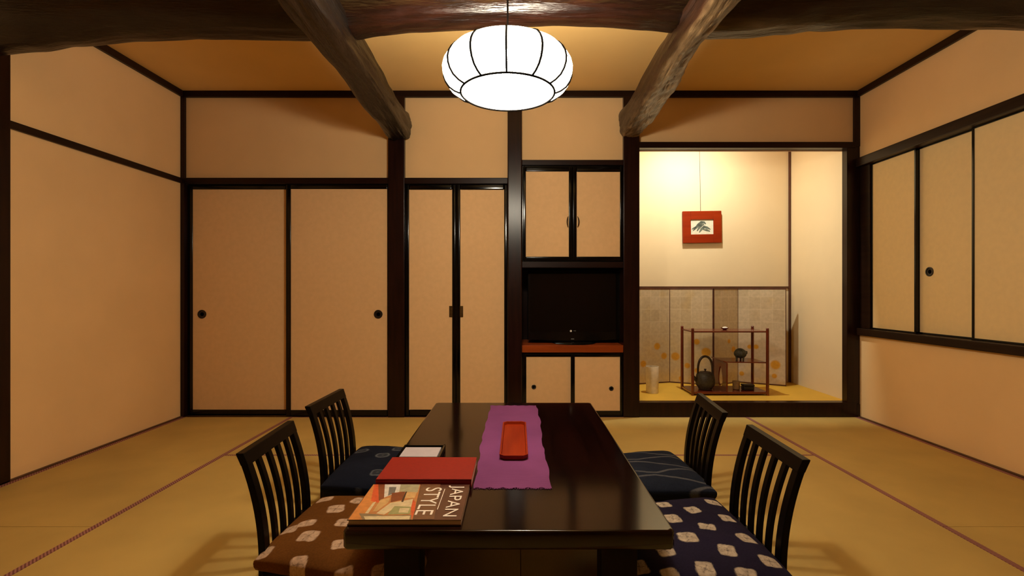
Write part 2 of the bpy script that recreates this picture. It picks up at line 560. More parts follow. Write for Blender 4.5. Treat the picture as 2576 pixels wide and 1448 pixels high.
def cupboard(name, label, py0, py1, doors, knobs=None, arcs=None):
    zb = max(Z(py1), .002)
    r = thing(name, label, 'cupboard', ((NX0 + NX1) / 2, YB, zb))
    c = B()
    c.ring((NX0 + .001, yc, zb), (NX1 - .001, yc + .40, Z(py0)), (.016, .016, .02, .016))
    c.box((NX0 + .01, yc + .385, zb + .01), (NX1 - .01, yc + .40, Z(py0) - .01))
    c.bevel(.003).build('carcass', BLACK, r)
    for i, (o, n) in enumerate(doors):
        yy = yc - .004 if not (knobs and i == 0) else yc + .018
        d = B()
        oz = Z(o[3], yy)
        d.ring((X(o[0], yy), yy, oz), (X(o[2], yy), yy + .018, Z(o[1], yy)),
               (X(n[0], yy) - X(o[0], yy), X(o[2], yy) - X(n[2], yy), Z(n[3], yy) - oz, Z(o[1], yy) - Z(n[1], yy)))
        d.bevel(.005 if arcs else .002, 3)
        do = d.build('door', BLACK, r, smooth=True)
        B().box((X(n[0], yy) - .002, yy + .005, Z(n[3], yy) - .002), (X(n[2], yy) + .002, yy + .013, Z(n[1], yy) + .002)).build('paper_panel', PAPER, do)
        if knobs:
            pull(do, (X(knobs[i][0], yy), yy + .0045, Z(knobs[i][1], yy)), .018)
        if arcs:
            px, py, sg = arcs[i]
            pts = []
            for k in range(9):
                t = -1 + k / 4
                pts.append((X(px, yy) + sg * .008 * (1 - t * t) - sg * .006, yy - .002 - .012 * (1 - t * t), Z(py, yy) + .042 * t))
            B().tube(pts, [.0022, .0034, .0042, .0046, .0048, .0046, .0042, .0034, .0022], 8).build('handle', STEEL, do, smooth=True)
    return r


cupboard('wall_cupboard', 'upper wall cupboard with two cream doors above the television', 415, 657,
         [((1316, 418, 1440, 655), (1323, 431, 1431, 645)), ((1441, 418, 1566, 655), (1451, 432, 1560, 645))],
         arcs=[(1427, 558, -1), (1455, 558, 1)])
cupboard('floor_cupboard', 'low cupboard with two cream sliding doors under the television', 887, 1048,
         [((1316, 890, 1447, 1046), (1324, 897, 1436, 1034)), ((1436, 890, 1566, 1046), (1446, 897, 1560, 1033))],
         knobs=[(1343, 973), (1538, 977)])

yt = YB + .14
tvx0, tvx1 = X(1327, yt), X(1561, yt)
tz0, tz1 = Z(858, yt), Z(686, yt)
zs = Z(868)
tv = thing('television', 'black flat television in the wall niche', 'television', ((tvx0 + tvx1) / 2, yt + .05, zs))
b = B()
b.box((tvx0, yt, tz0 + .012), (tvx1, yt + .055, tz1))
b.bevel(.006, 2)
b.box(((tvx0 + tvx1) / 2 - .2, yt + .05, tz0 + .08), ((tvx0 + tvx1) / 2 + .2, yt + .10, tz1 - .08))
b.build('casing', TVB, tv)
B().box((tvx0 + .022, yt - .001, tz0 + .075), (tvx1 - .022, yt + .006, tz1 - .02)).build('screen', TVS, tv)
# lower lip of the casing, bowed downwards
lip = []
for k in range(17):
    t = -1 + k / 8
    lip.append(((tvx0 + tvx1) / 2 + t * .335, yt - .0035, tz0 + .016 - .012 * (1 - t * t)))
lip = lip + [(tvx1 - .01, yt - .0035, tz0 + .058), (tvx0 + .01, yt - .0035, tz0 + .058)]
B().prism(lip, (0, .006, 0)).build('speaker_lip', TVB, tv)
b = B()
b.lathe([(.0, 0), (.17, 0), (.18, .004), (.16, .012), (.03, .016)], ((tvx0 + tvx1) / 2, yt + .045, zs + .0005), 32, cap=False)
b.box(((tvx0 + tvx1) / 2 - .035, yt + .03, zs + .01), ((tvx0 + tvx1) / 2 + .035, yt + .05, tz0 + .05))
b.build('stand', TVB, tv, smooth=True)
cx, cz = X(1436, yt), Z(832, yt)
mk = B()
mk.lathe([(.0005, -.0012), (.0085, -.001), (.0085, .001)], (cx, yt - .0035, cz), 20, axis='y')
mk.build('round_mark', SILV, tv)
mk = B()
mk.box((cx + .022, yt - .0045, cz - .001), (cx + .030, yt - .003, cz + .0045))
mk.box((cx + .033, yt - .0045, cz - .001), (cx + .041, yt - .003, cz + .0045))
mk.build('grey_mark', GREY, tv)
mk = B()
mk.box((cx + .001, yt - .0048, Z(853.5, yt)), (cx + .026, yt - .003, Z(850.5, yt)))
mk.build('status_mark', GREY, tv)

# ------------------------------------------------------------------ small sliding doors on the right wall
def side_door(ya, yb, x, label, knob=None, th=.02):
    r = door_root((x, (ya + yb) / 2, ST), label)
    B().ring((x, ya, ST), (x + th, yb, KB + .002), (.014, .014, .012, .012), axis='x').bevel(.002).build('frame', BLACK, r)
    B().box((x + .005, ya + .012, ST + .01), (x + th - .005, yb - .012, KB - .008)).build('paper_panel', PAPER_LIT, r)
    if knob:
        pull(r, (x + .0045, knob[0], knob[1]), .031, axis='x')
    return r


side_door(3.285, YR0 - .033, XR + .012, 'small cream sliding door at the alcove end of the right wall')
side_door(2.865, 3.300, XR + .036, 'small cream sliding door with round black pull on the right wall', knob=(3.208, Z(683, 3.208)))
side_door(2.08, 2.881, XR + .012, 'small cream sliding door at the right edge of the view')
side_door(1.30, 2.10, XR + .036, 'small cream sliding door on the right wall, outside the view')

# ------------------------------------------------------------------ log beams
def fbm(p):
    return noise.noise(p) + .5 * noise.noise(p * 2.1) + .25 * noise.noise(p * 4.3)


def log_beam(name, label, axis, secs, mat, colfn, n=72, step=.02, ex=7.0, amp=.012, seed=0., fnx=None):
    """secs: list of (t, lateral centre, vertical bottom, half width, height)"""
    t0, t1 = secs[0][0], secs[-1][0]
    ns = int((t1 - t0) / step)
    rings = []
    for i in range(ns + 1):
        t = t0 + (t1 - t0) * i / ns
        for a, c in zip(secs, secs[1:]):
            if a[0] <= t <= c[0] + 1e-6:
                break
        f = (t - a[0]) / (c[0] - a[0])
        f = f * f * (3 - 2 * f)
        lat, bot, hw, hh = [a[k] * (1 - f) + c[k] * f for k in (1, 2, 3, 4)]
        ring = []
        for k in range(n):
            th = 2 * PI * k / n
            cs, sn = math.cos(th), math.sin(th)
            m_ = (abs(cs) ** ex + abs(sn) ** ex) ** (1 / ex)
            u, v = cs / m_, sn / m_
            q = Vector((cs * 1.6 + seed, sn * 1.6, t * 1.6))
            q2 = Vector((cs * 5 + seed, sn * 5, t * 2.4))
            d = amp * fbm(q) * 1.3 + amp * .35 * noise.noise(q2 * 2)
            if fnx: d += fnx(th, t, cs, sn)
            l_, z_ = lat + u * (hw + d), bot + hh / 2 + v * (hh / 2 + d)
            ring.append((l_, t, z_) if axis == 'y' else (t, l_, z_))
        rings.append(ring)
    o = B().loft(rings).build(name, mat, smooth=True, angle=60)
    dye(o, lambda c: colfn(c + Vector(o.location)))
    return tag(o, label, 'beam')


def adze(th, t, cs, sn):
    if sn > -.45: return 0
    s = .0035 * (.5 + noise.noise(Vector((cs * 3, sn, t * 4)))) * math.sin((t * 1.0 + cs * .16) * 62 + 5 * noise.noise(Vector((cs, sn, t * 3)))) * min(1, (-sn - .45) * 4)
    return s + .004 * noise.noise(Vector((cs * 7, sn * 7, t * 12)))


BD, BMd = (.0035, .0013, .0005), (.012, .0046, .0019)


def col_left(c):
    t = .5 + .8 * noise.noise(Vector((c.x * 14, c.y * 2.2, c.z * 14)))
    return mix(BD, BMd, t * .8)


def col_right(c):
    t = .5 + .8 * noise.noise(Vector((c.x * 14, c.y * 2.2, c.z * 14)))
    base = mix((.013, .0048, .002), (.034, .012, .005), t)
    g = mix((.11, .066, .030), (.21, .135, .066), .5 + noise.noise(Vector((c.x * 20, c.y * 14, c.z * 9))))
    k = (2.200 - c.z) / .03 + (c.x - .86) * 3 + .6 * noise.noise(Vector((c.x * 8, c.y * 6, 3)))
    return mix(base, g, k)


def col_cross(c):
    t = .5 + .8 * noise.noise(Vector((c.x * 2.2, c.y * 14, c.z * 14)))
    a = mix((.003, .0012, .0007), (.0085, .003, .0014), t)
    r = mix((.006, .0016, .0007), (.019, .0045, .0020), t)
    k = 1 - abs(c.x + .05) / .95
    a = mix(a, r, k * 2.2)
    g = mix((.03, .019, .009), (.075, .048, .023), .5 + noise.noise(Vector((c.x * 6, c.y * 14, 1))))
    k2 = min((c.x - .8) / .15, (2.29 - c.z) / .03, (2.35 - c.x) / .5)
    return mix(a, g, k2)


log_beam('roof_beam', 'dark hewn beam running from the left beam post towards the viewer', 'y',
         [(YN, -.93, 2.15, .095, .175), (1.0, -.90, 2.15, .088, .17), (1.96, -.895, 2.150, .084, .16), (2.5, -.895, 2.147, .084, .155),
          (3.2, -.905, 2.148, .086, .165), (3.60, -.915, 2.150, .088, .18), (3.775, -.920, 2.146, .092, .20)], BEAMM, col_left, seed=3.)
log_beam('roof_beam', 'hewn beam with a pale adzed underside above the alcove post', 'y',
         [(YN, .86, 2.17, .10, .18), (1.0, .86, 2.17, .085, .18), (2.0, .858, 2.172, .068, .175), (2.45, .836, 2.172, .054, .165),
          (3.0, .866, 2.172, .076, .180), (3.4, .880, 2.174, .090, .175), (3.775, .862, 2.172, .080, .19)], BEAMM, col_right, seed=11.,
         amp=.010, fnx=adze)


def cross_secs():
    out = []
    pts = [(20, 148), (120, 139), (200, 127), (350, 109), (500, 104), (640, 104), (780, 108), (880, 107), (960, 97), (1050, 88), (1150, 81),
           (1300, 74), (1500, 72), (1620, 79), (1700, 88), (1780, 105), (1860, 104), (1960, 93), (2040, 82), (2150, 75), (2300, 74), (2450, 77),
           (2620, 82)]
    for px, py in pts:
        y = 2.462
        x, z = X(px, y), Z(py, y)
        out.append((x, 2.405, z, .11, ZT - .004 - z))
    out[0] = (XL + .004, *out[0][1:])
    out[-1] = (XR - .004, *out[-1][1:])
    return out


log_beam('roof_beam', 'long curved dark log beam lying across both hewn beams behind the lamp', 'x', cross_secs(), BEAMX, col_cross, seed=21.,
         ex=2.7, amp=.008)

# ------------------------------------------------------------------ pendant lamp
LC = Vector((-.0405, 2.0, 0))
lamp = thing('pendant_lamp', 'large white pumpkin-shaped pendant lamp, lit, with dark wire ribs', 'lamp', (LC.x, LC.y, 1.786))
prof = [(.192, 1.790), (.214, 1.799), (.236, 1.815), (.250, 1.836), (.2575, 1.858), (.259, 1.880), (.254, 1.902), (.243, 1.922), (.226, 1.941),
        (.203, 1.955), (.180, 1.965), (.165, 1.969)]
rings = []
NT = 144
for i, (r, z) in enumerate(prof):
    puff = .026 * math.sin(PI * min(1, i / 10.)) ** .7
    rings.append([(LC.x + r * (1 + puff * abs(math.sin(6 * (2 * PI * k / NT))) ** .8) * math.cos(2 * PI * k / NT),
                   LC.y + r * (1 + puff * abs(math.sin(6 * (2 * PI * k / NT))) ** .8) * math.sin(2 * PI * k / NT), z) for k in range(NT)])
B().loft(rings, cap=False).build('lamp_shade', LAMPE, lamp, smooth=True)
B().lathe([(.001, 1.7865), (.12, 1.7868), (.186, 1.7885)], (LC.x, LC.y, 0), 72, cap=False).build('base_diffuser', LAMPD, lamp, smooth=True)
for k in range(12):
    a = PI / 6 * k
    B().tube([(LC.x + (r + .0032) * math.cos(a), LC.y + (r + .0032) * math.sin(a), z - .0005) for r, z in prof], .0042, 6).build('rib', LAMPM, lamp, smooth=True)
B().tube([(LC.x + .1915 * math.cos(PI * k / 36), LC.y + .1915 * math.sin(PI * k / 36), 1.788) for k in range(73)], .0044, 6).build('base_ring', LAMPM, lamp, smooth=True)
B().tube([(LC.x + .166 * math.cos(PI * k / 36), LC.y + .166 * math.sin(PI * k / 36), 1.9695) for k in range(73)], .0032, 6).build('top_ring', LAMPM, lamp, smooth=True)
B().lathe([(.001, 1.835), (.022, 1.841), (.040, 1.860), (.045, 1.880), (.040, 1.902), (.024, 1.922), (.013, 1.936), (.013, 1.962), (.001, 1.963)], (LC.x, LC.y, 0), 24).build('bulb', LAMPT, lamp, smooth=True)
hb = B()
for k in range(3):
    a = PI / 6 + 2 * PI * k / 3
    hb.tube([(LC.x, LC.y, 2.03), (LC.x + .10 * math.cos(a), LC.y + .10 * math.sin(a), 1.990), (LC.x + .166 * math.cos(a), LC.y + .166 * math.sin(a), 1.9695)], .002, 6)
hb.build('hanger', LAMPM, lamp)
B().tube([(LC.x, LC.y, 1.9632), (LC.x, LC.y, ZT - .03)], .0040, 8).build('cord', CORD, lamp, smooth=True)
B().lathe([(.004, ZT - .045), (.03, ZT - .035), (.045, ZT - .015), (.046, ZT - .0005)], (LC.x, LC.y, 0), 24).build('ceiling_rose', LAMPM, lamp, smooth=True)

# ------------------------------------------------------------------ low table
TH = .34
tx0, tx1, ty0, ty1 = -.468, .421, 1.305, 2.806
tb = thing('low_table', 'long low table of dark red-brown lacquered wood', 'table', ((tx0 + tx1) / 2, (ty0 + ty1) / 2, 0))
b = B()
c_ = .010
oct_ = [(tx0 + c_, ty0), (tx1 - c_, ty0), (tx1, ty0 + c_), (tx1, ty1 - c_), (tx0 + c_ * 0, ty1 - c_), (tx0 + c_, ty1), (tx1 - c_, ty1)]
oct_ = [(tx0 + c_, ty0), (tx1 - c_, ty0), (tx1, ty0 + c_), (tx1, ty1 - c_), (tx1 - c_, ty1), (tx0 + c_, ty1), (tx0, ty1 - c_), (tx0, ty0 + c_)]


def inset(p, d):
    cx_, cy_ = (tx0 + tx1) / 2, (ty0 + ty1) / 2
    return (p[0] + math.copysign(d, cx_ - p[0]), p[1] + math.copysign(d, cy_ - p[1]))


rg = []
for d, z in ((.012, TH - .053), (.002, TH - .050), (0, TH - .046), (0.0, TH - .006), (.0015, TH - .002), (.005, TH), (.008, TH), (.03, TH)):
    rg.append([(*inset(p, d), z) for p in oct_])
b.loft(rg).build('tabletop', TABLE, tb, smooth=True, angle=50)
for x0, x1 in ((-.366, -.266), (.228, .328)):
    for y0, y1 in ((1.335, 1.408), (2.703, 2.776)):
        B().box((x0, y0, .001), (x1, y1, TH - .052)).bevel(.005).build('leg', LEGM, tb)

# ------------------------------------------------------------------ chairs
def chair_parts(root):
    H = .452
    z0 = .012
    def xo(z): return -.070 * max(0, (z - .10) / .352) ** 2
    def stick(yc0, yc1, wy0, wy1, tx, za, zb):
        rg = []
        m = 14
        for i in range(m + 1):
            t = i / m
            z = za + (zb - za) * t
            y = yc0 * (1 - t) + yc1 * t
            wv = (wy0 * (1 - t) + wy1 * t) / 2
            x = xo(z)
            rg.append([(x - tx / 2, y - wv, z), (x + tx / 2, y - wv, z), (x + tx / 2, y + wv, z), (x - tx / 2, y + wv, z)])
        return B().loft(rg)
    hw = .200
    for s in (-1, 1):
        o = stick(s * .182, s * (hw - .017), .040, .034, .022, .004, H)
        o.bevel(.003)
        o.build('back_post', CHAIR, root, local=True)
    for k in range(4):
        y = -.106 + k * .0707
        stick(y * .92, y * 1.04, .021, .024, .014, .085, H - .030).build('slat', CHAIR, root, local=True)
    rg = []
    for i in range(7):
        z = H - .040 + .042 * i / 6
        x = xo(min(z, H))
        rg.append([(x - .0125, -hw - .004 * i / 6, z), (x + .0125, -hw - .004 * i / 6, z), (x + .0125, hw + .004 * i / 6, z), (x - .0125, hw + .004 * i / 6, z)])
    B().loft(rg).bevel(.003).build('top_rail', CHAIR, root, local=True)
    rg = []
    for i in range(3):
        z = .068 + .04 * i / 2
        rg.append([(-.013, -.165, z), (.013, -.165, z), (.013, .165, z), (-.013, .165, z)])
    B().loft(rg).bevel(.003).build('lower_rail', CHAIR, root, local=True)
    B().box((.012, -.235, .034), (.425, .235, .084)).bevel(.008).build('seat', CHAIR, root, local=True)
    for s in (-1, 1):
        B().box((.370, s * .205 - .016, .002), (.400, s * .205 + .016, .036)).bevel(.003).build('leg', CHAIR, root, local=True)


def place_chair(xy, rz, label):
    c = thing('floor_chair', label, 'chair', (xy[0], xy[1], 0), rz, 'slat-back floor chairs around the low table')
    return c


spots = [((-.842, 1.79), math.radians(3), 'black slat-back floor chair at the near left of the table, holding the brown cushion'),
         ((-.884, 2.43), math.radians(-1.5), 'black slat-back floor chair at the far left of the table, holding the ring-patterned cushion'),
         ((.839, 1.73), PI + math.radians(-2), 'black slat-back floor chair at the near right of the table, holding the navy spotted cushion'),
         ((.850, 2.325), PI + math.radians(-5.5), 'black slat-back floor chair at the far right of the table, holding the wavy-striped cushion')]
proto = place_chair(*spots[0])
chair_parts(proto)
for s in spots[1:]:
    c = proto.copy()
    COL.objects.link(c)
    c.location = (s[0][0], s[0][1], 0)
    c.rotation_euler = (0, 0, s[1])
    c['label'] = s[2]
    for ch in list(proto.children):
        k = ch.copy()
        COL.objects.link(k)
        k.parent = c

# ------------------------------------------------------------------ floor cushions
CZ = .085


def centre(q):
    return (sum(p[0] for p in q) / 4, sum(p[1] for p in q) / 4, 0.)


def cushion(label, quad, colfn, seed, h=.074, n=190, group='cotton seat cushions', bulge=.018):
    # quad: near-left, near-right, far-right, far-left corners on the plan
    cx, cy, rz = centre(quad)
    bm = bmesh.new()
    def P(u, v, side):
        u_ = u * (1 + bulge * (1 - v * v) * abs(u) ** 3)
        v_ = v * (1 + bulge * (1 - u * u) * abs(v) ** 3)
        wts = ((1 - u_) * (1 - v_) / 4, (1 + u_) * (1 - v_) / 4, (1 + u_) * (1 + v_) / 4, (1 - u_) * (1 + v_) / 4)
        x = sum(k * p[0] for k, p in zip(wts, quad)) - cx
        y = sum(k * p[1] for k, p in zip(wts, quad)) - cy
        t = ((1 - abs(u) ** 4.2) * (1 - abs(v) ** 4.2))
        t = max(t, 0) ** .5
        mid_ = .038
        if side > 0:
            wr = .004 * noise.noise(Vector((x * 9 + seed, y * 9, 0))) + .0018 * noise.noise(Vector((x * 28 + seed, y * 20, 2)))
            z = mid_ + (h - mid_) * t * (1 + .05 * (1 - u * u) * (1 - v * v)) + wr * t
        else:
            z = mid_ - (mid_ - .001) * t
        return Vector((x, y, z))
    grid = {}
    for i in range(n + 1):
        for j in range(n + 1):
            # denser near the rim
            u = math.sin((-1 + 2 * i / n) * PI / 2 * .92) / math.sin(PI / 2 * .92)
            v = math.sin((-1 + 2 * j / n) * PI / 2 * .92) / math.sin(PI / 2 * .92)
            grid[i, j] = bm.verts.new(P(u, v, 1))
    for i in range(n):
        for j in range(n):
            bm.faces.new((grid[i, j], grid[i + 1, j], grid[i + 1, j + 1], grid[i, j + 1]))
    m = 24
    g2 = {}
    q = n / m
    bot = bmesh.new()
    # underside: reuse rim vertices through a coarse fan of rows
    rim = [grid[i, 0] for i in range(n)] + [grid[n, j] for j in range(n)] + [grid[i, n] for i in range(n, 0, -1)] + [grid[0, j] for j in range(n, 0, -1)]
    prev = rim
    for f, zz in ((1.004, .030), (1.0, .020), (.985, .009), (.95, .002), (.5, .001)):
        cur = []
        for vtx in rim:
            cur.append(bm.verts.new((vtx.co.x * f, vtx.co.y * f, zz)))
        for a in range(len(rim)):
            b_ = (a + 1) % len(rim)
            bm.faces.new((prev[a], cur[a], cur[b_], prev[b_]))
        prev = cur
    bm.faces.new(prev[::-1])
    bot.free()
    bb = B()
    bb.bm.free()
    bb.bm = bm
    o = bb.build('seat_cushion', DYE, local=True, smooth=True, angle=80)
    o.location = (cx, cy, CZ)
    o.rotation_euler = (0, 0, rz)
    dye(o, colfn)
    return tag(o, label, 'cushion', group)


def to_local(px, py, cx, cy, rz, z=.150):
    g = G(px, py, z)
    d = Matrix.Rotation(-rz, 2) @ Vector((g.x - cx, g.y - cy))
    return d


def shibori(px_list, cx, cy, rz, base, pale, seed, size=.031):
    cs = []
    rr = random.Random(seed)
    for px, py in px_list:
        l = to_local(px, py, cx, cy, rz)
        cs.append((l.x, l.y, rr.uniform(-.25, .25), size * rr.uniform(.86, 1.08), size * rr.uniform(.86, 1.08)))
    cells = {}

    def fn(c):
        n1 = noise.noise(Vector((c.x * 5 + seed, c.y * 5, 0)))
        col = mix(base, tuple(k * 1.5 for k in base), .5 + .6 * n1)
        # the pale ties also turn over onto the side of the cushion
        for (x, y, a, s1, s2) in cs:
            dx, dy = c.x - x, c.y - y
            if abs(dx) > .07 or abs(dy) > .07: continue
            u = dx * math.cos(a) + dy * math.sin(a)
            v = -dx * math.sin(a) + dy * math.cos(a)
            wob = 1 + .16 * noise.noise(Vector((c.x * 40, c.y * 40, seed)))
            e = (abs(u / s1) ** 5 + abs(v / s2) ** 5) ** (1 / 5) / wob
            t = (1.0 - e) / .10
            if t <= 0: continue
            # dark crease lines radiating from the knot
            ang = math.atan2(v, u)
            r = math.hypot(u, v)
            cr = abs(math.sin(2 * ang + .5 + 1.6 * noise.noise(Vector((x * 30, y * 30, r * 40)))))
            line = max(0, 1 - cr * r / .0032) * (1 if r < s1 * .85 else .3)
            knot = max(0, 1 - r / .006)
            tint = .85 + .25 * noise.noise(Vector((c.x * 60, c.y * 60, 5)))
            pc = tuple(k * tint for k in pale)
            pc = mix(pc, tuple(k * .9 + .02 for k in base), max(line * .8, knot))
            return mix(col, pc, t)
        return col
    return fn


brown_px = [(818, 1252), (845, 1285), (903, 1262), (772, 1320), (730, 1330), (862, 1320), (776, 1353), (661, 1377), (749, 1405), (856, 1373),
            (860, 1430), (960, 1428), (1068, 1395), (930, 1330), (955, 1372), (690, 1440), (800, 1470), (920, 1290)]
q4 = [(-.838, 1.552), (-.295, 1.425), (-.30, 1.99), (-.812, 2.03)]
cxy = centre(q4)
cushion('brown cotton cushion with white tie-dyed squares on the near left chair', q4,
        shibori(brown_px, *cxy, (.098, .034, .0050), (.55, .365, .245), 5), 5)
navy_px = [(1793, 1260), (1742, 1287), (1670, 1272), (1828, 1304), (1693, 1310), (1779, 1331), (1729, 1359), (1875, 1353), (1830, 1388), (1936, 1408),
           (1774, 1427), (1673, 1390), (1607, 1422), (1640, 1340), (1690, 1440), (1880, 1440)]
q4 = [(.285, 1.435), (.826, 1.440), (.812, 2.025), (.30, 1.905)]
cxy = centre(q4)
cushion('dark navy cotton cushion with white tie-dyed squares on the near right chair', q4,
        shibori(navy_px, *cxy, (.010, .0070, .019), (.50, .40, .30), 9), 9)

q4 = [(-.866, 2.150), (-.36, 2.065), (-.36, 2.60), (-.858, 2.69)]
cxy = centre(q4)
ring_px = [(910, 1133), (963, 1150), (950, 1192), (1003, 1132), (1010, 1185), (890, 1222), (985, 1225)]
rc = [to_local(px, py, *cxy) for px, py in ring_px]


def rings_fn(c):
    col = mix((.0045, .0060, .0135), (.0085, .0110, .022), .5 + .7 * noise.noise(Vector((c.x * 6, c.y * 6, 1))))
    for r0 in rc:
        dx, dy = (c.x - r0.x) / .036, (c.y - r0.y) / .036
        d = (abs(dx) ** 2.4 + abs(dy) ** 2.4) ** (1 / 2.4) * (1 + .15 * noise.noise(Vector((c.x * 40, c.y * 40, 4))))
        if d < 1.1:
            k = max(0, 1 - abs(d - .82) / .2) * .8 + max(0, 1 - d / .3) * .45 + .22 * (d < .9)
            return mix(col, (.10, .105, .115), k)
    return col


cushion('dark indigo cushion with faint pale rings on the far left chair', q4, rings_fn, 15)
q4 = [(.34, 2.085), (.850, 2.085), (.812, 2.61), (.34, 2.49)]
cxy = centre(q4)


def waves_fn(c):
    col = mix((.007, .0095, .019), (.015, .019, .033), .5 + .7 * noise.noise(Vector((c.x * 5, c.y * 5, 8))))
    best = 0
    for i in range(7):
        yc_ = -.24 + i * .083
        yy = yc_ + (.026 if i % 2 else -.026) * math.sin(c.x * 15 + .8 + .3 * i) + .006 * noise.noise(Vector((c.x * 14, i, 0)))
        wd = .0085 + .002 * noise.noise(Vector((c.x * 8, i * 3.1, 2)))
        best = max(best, 1 - abs(c.y - yy) / wd)
    return mix(col, (.085, .083, .090), best * 2 if best > 0 else 0)


cushion('dark blue cushion with pale wavy stripes on the far right chair', q4, waves_fn, 25)

# ------------------------------------------------------------------ on the table: runner, tray, books, paper tray
def lerp_edge(pts, y):
    pts = sorted(pts, key=lambda p: p.y)
    for a, b_ in zip(pts, pts[1:]):
        if y <= b_.y:
            break
    f = (y - a.y) / (b_.y - a.y)
    return a.x * (1 - f) + b_.x * f


Le = [G(px, py, TH) for px, py in ((1235, 1021), (1221, 1071), (1208, 1122), (1206, 1155), (1192, 1227))]
Re = [G(px, py, TH) for px, py in ((1349, 1021), (1359.5, 1061), (1365, 1122), (1377, 1169), (1388, 1229))]
ra, rb = 1.585, 2.722
bm = bmesh.new()
n, m = 150, 40
top, bot_ = {}, {}
for i in range(n + 1):
    for j in range(m + 1):
        y = ra + (rb - ra) * i / n
        yl = min(max(y, max(Le[-1].y, Re[-1].y)), min(Le[0].y, Re[0].y))
        x0, x1 = lerp_edge(Le, yl), lerp_edge(Re, yl)
        x0 += .0025 * math.sin(y * 34) + .002 * noise.noise(Vector((y * 20, 0, 0)))
        x1 += .0025 * math.sin(y * 29 + 1) + .002 * noise.noise(Vector((y * 20, 5, 0)))
        s = j / m
        yy = y + (.004 * math.sin(s * 38) + .003 * noise.noise(Vector((s * 20, y, 1)))) * (1 if i in (0, n) else 0)
        zz = .0022 + .0012 * noise.noise(Vector((s * 5, y * 6, 3))) + (.003 * max(0, math.sin(y * 34)) * (abs(s - .5) * 2) ** 12) + (.0012 * math.sin(s * 38) if i in (0, n) else 0)
        top[i, j] = bm.verts.new((x0 + (x1 - x0) * s, yy, TH + max(.0016, zz)))
        bot_[i, j] = bm.verts.new((x0 + (x1 - x0) * s, yy, TH + .0004))
for i in range(n):
    for j in range(m):
        bm.faces.new((top[i, j], top[i, j + 1], top[i + 1, j + 1], top[i + 1, j]))
        bm.faces.new((bot_[i, j], bot_[i + 1, j], bot_[i + 1, j + 1], bot_[i, j + 1]))
for i in range(n):
    bm.faces.new((top[i, 0], top[i + 1, 0], bot_[i + 1, 0], bot_[i, 0]))
    bm.faces.new((top[i, m], bot_[i, m], bot_[i + 1, m], top[i + 1, m]))
for j in range(m):
    bm.faces.new((top[0, j], bot_[0, j], bot_[0, j + 1], top[0, j + 1]))
    bm.faces.new((top[n, j], top[n, j + 1], bot_[n, j + 1], bot_[n, j]))
rn = thing('table_runner', 'purple woven table runner with frayed ends along the table', 'table runner', (-.02, 2.15, TH))
bb = B()
bb.bm.free()
bb.bm = bm
bb.build('cloth', PURPLE, rn, smooth=True)
for yy, sg in ((ra, -1), (rb, 1)):
    fr = B()
    yl = min(max(yy, max(Le[-1].y, Re[-1].y)), min(Le[0].y, Re[0].y))
    x0, x1 = lerp_edge(Le, yl), lerp_edge(Re, yl)
    for k in range(90):
        x = x0 + (x1 - x0) * (k + random.random()) / 90
        ln = random.uniform(.003, .009)
        fr.tube([(x, yy - sg * .004, TH + .0022), (x + random.uniform(-.002, .002), yy + sg * ln * .6, TH + .0022), (x + random.uniform(-.003, .003), yy + sg * ln, TH + .0014)], .0007, 4)
    fr.build('fringe', PURPLE, rn)

# orange tray
ry0, ry1 = 1.838, 2.325
rcx, hw0 = -.0145, .0545
tr = B()


def octo(hw, y0, y1, ch, z):
    return [(rcx - hw + ch, y0, z), (rcx + hw - ch, y0, z), (rcx + hw, y0 + ch, z), (rcx + hw, y1 - ch, z), (rcx + hw - ch, y1, z), (rcx - hw + ch, y1, z),
            (rcx - hw, y1 - ch, z), (rcx - hw, y0 + ch, z)]


zt = TH + .0042
tr.loft([octo(hw0 - .006, ry0 + .006, ry1 - .006, .016, zt), octo(hw0 - .001, ry0 + .001, ry1 - .001, .018, zt + .006), octo(hw0, ry0, ry1, .018, zt + .017), octo(hw0 - .0006, ry0 + .0006, ry1 - .0006, .018, zt + .018),
         octo(hw0 - .006, ry0 + .006, ry1 - .006, .0155, zt + .018), octo(hw0 - .0066, ry0 + .0066, ry1 - .0066, .0153, zt + .0172), octo(hw0 - .009, ry0 + .009, ry1 - .009, .0145, zt + .005)])
tag(tr.build('tray', ORANGE), 'long orange lacquer tray with clipped corners on the purple runner', 'tray')


# books
def text_mesh(s, size, name):
    cu = bpy.data.curves.new(name, 'FONT')
    cu.body = s
    cu.size = size
    cu.extrude = .00025
    cu.space_character = 1.0
    ob = bpy.data.objects.new(name, cu)
    COL.objects.link(ob)
    bpy.context.view_layer.update()
    dg = bpy.context.evaluated_depsgraph_get()
    me = bpy.data.meshes.new_from_object(ob.evaluated_get(dg))
    bpy.data.objects.remove(ob)
    xs = [v.co.x for v in me.vertices]
    ys = [v.co.y for v in me.vertices]
    return me, min(xs), max(xs), min(ys), max(ys)


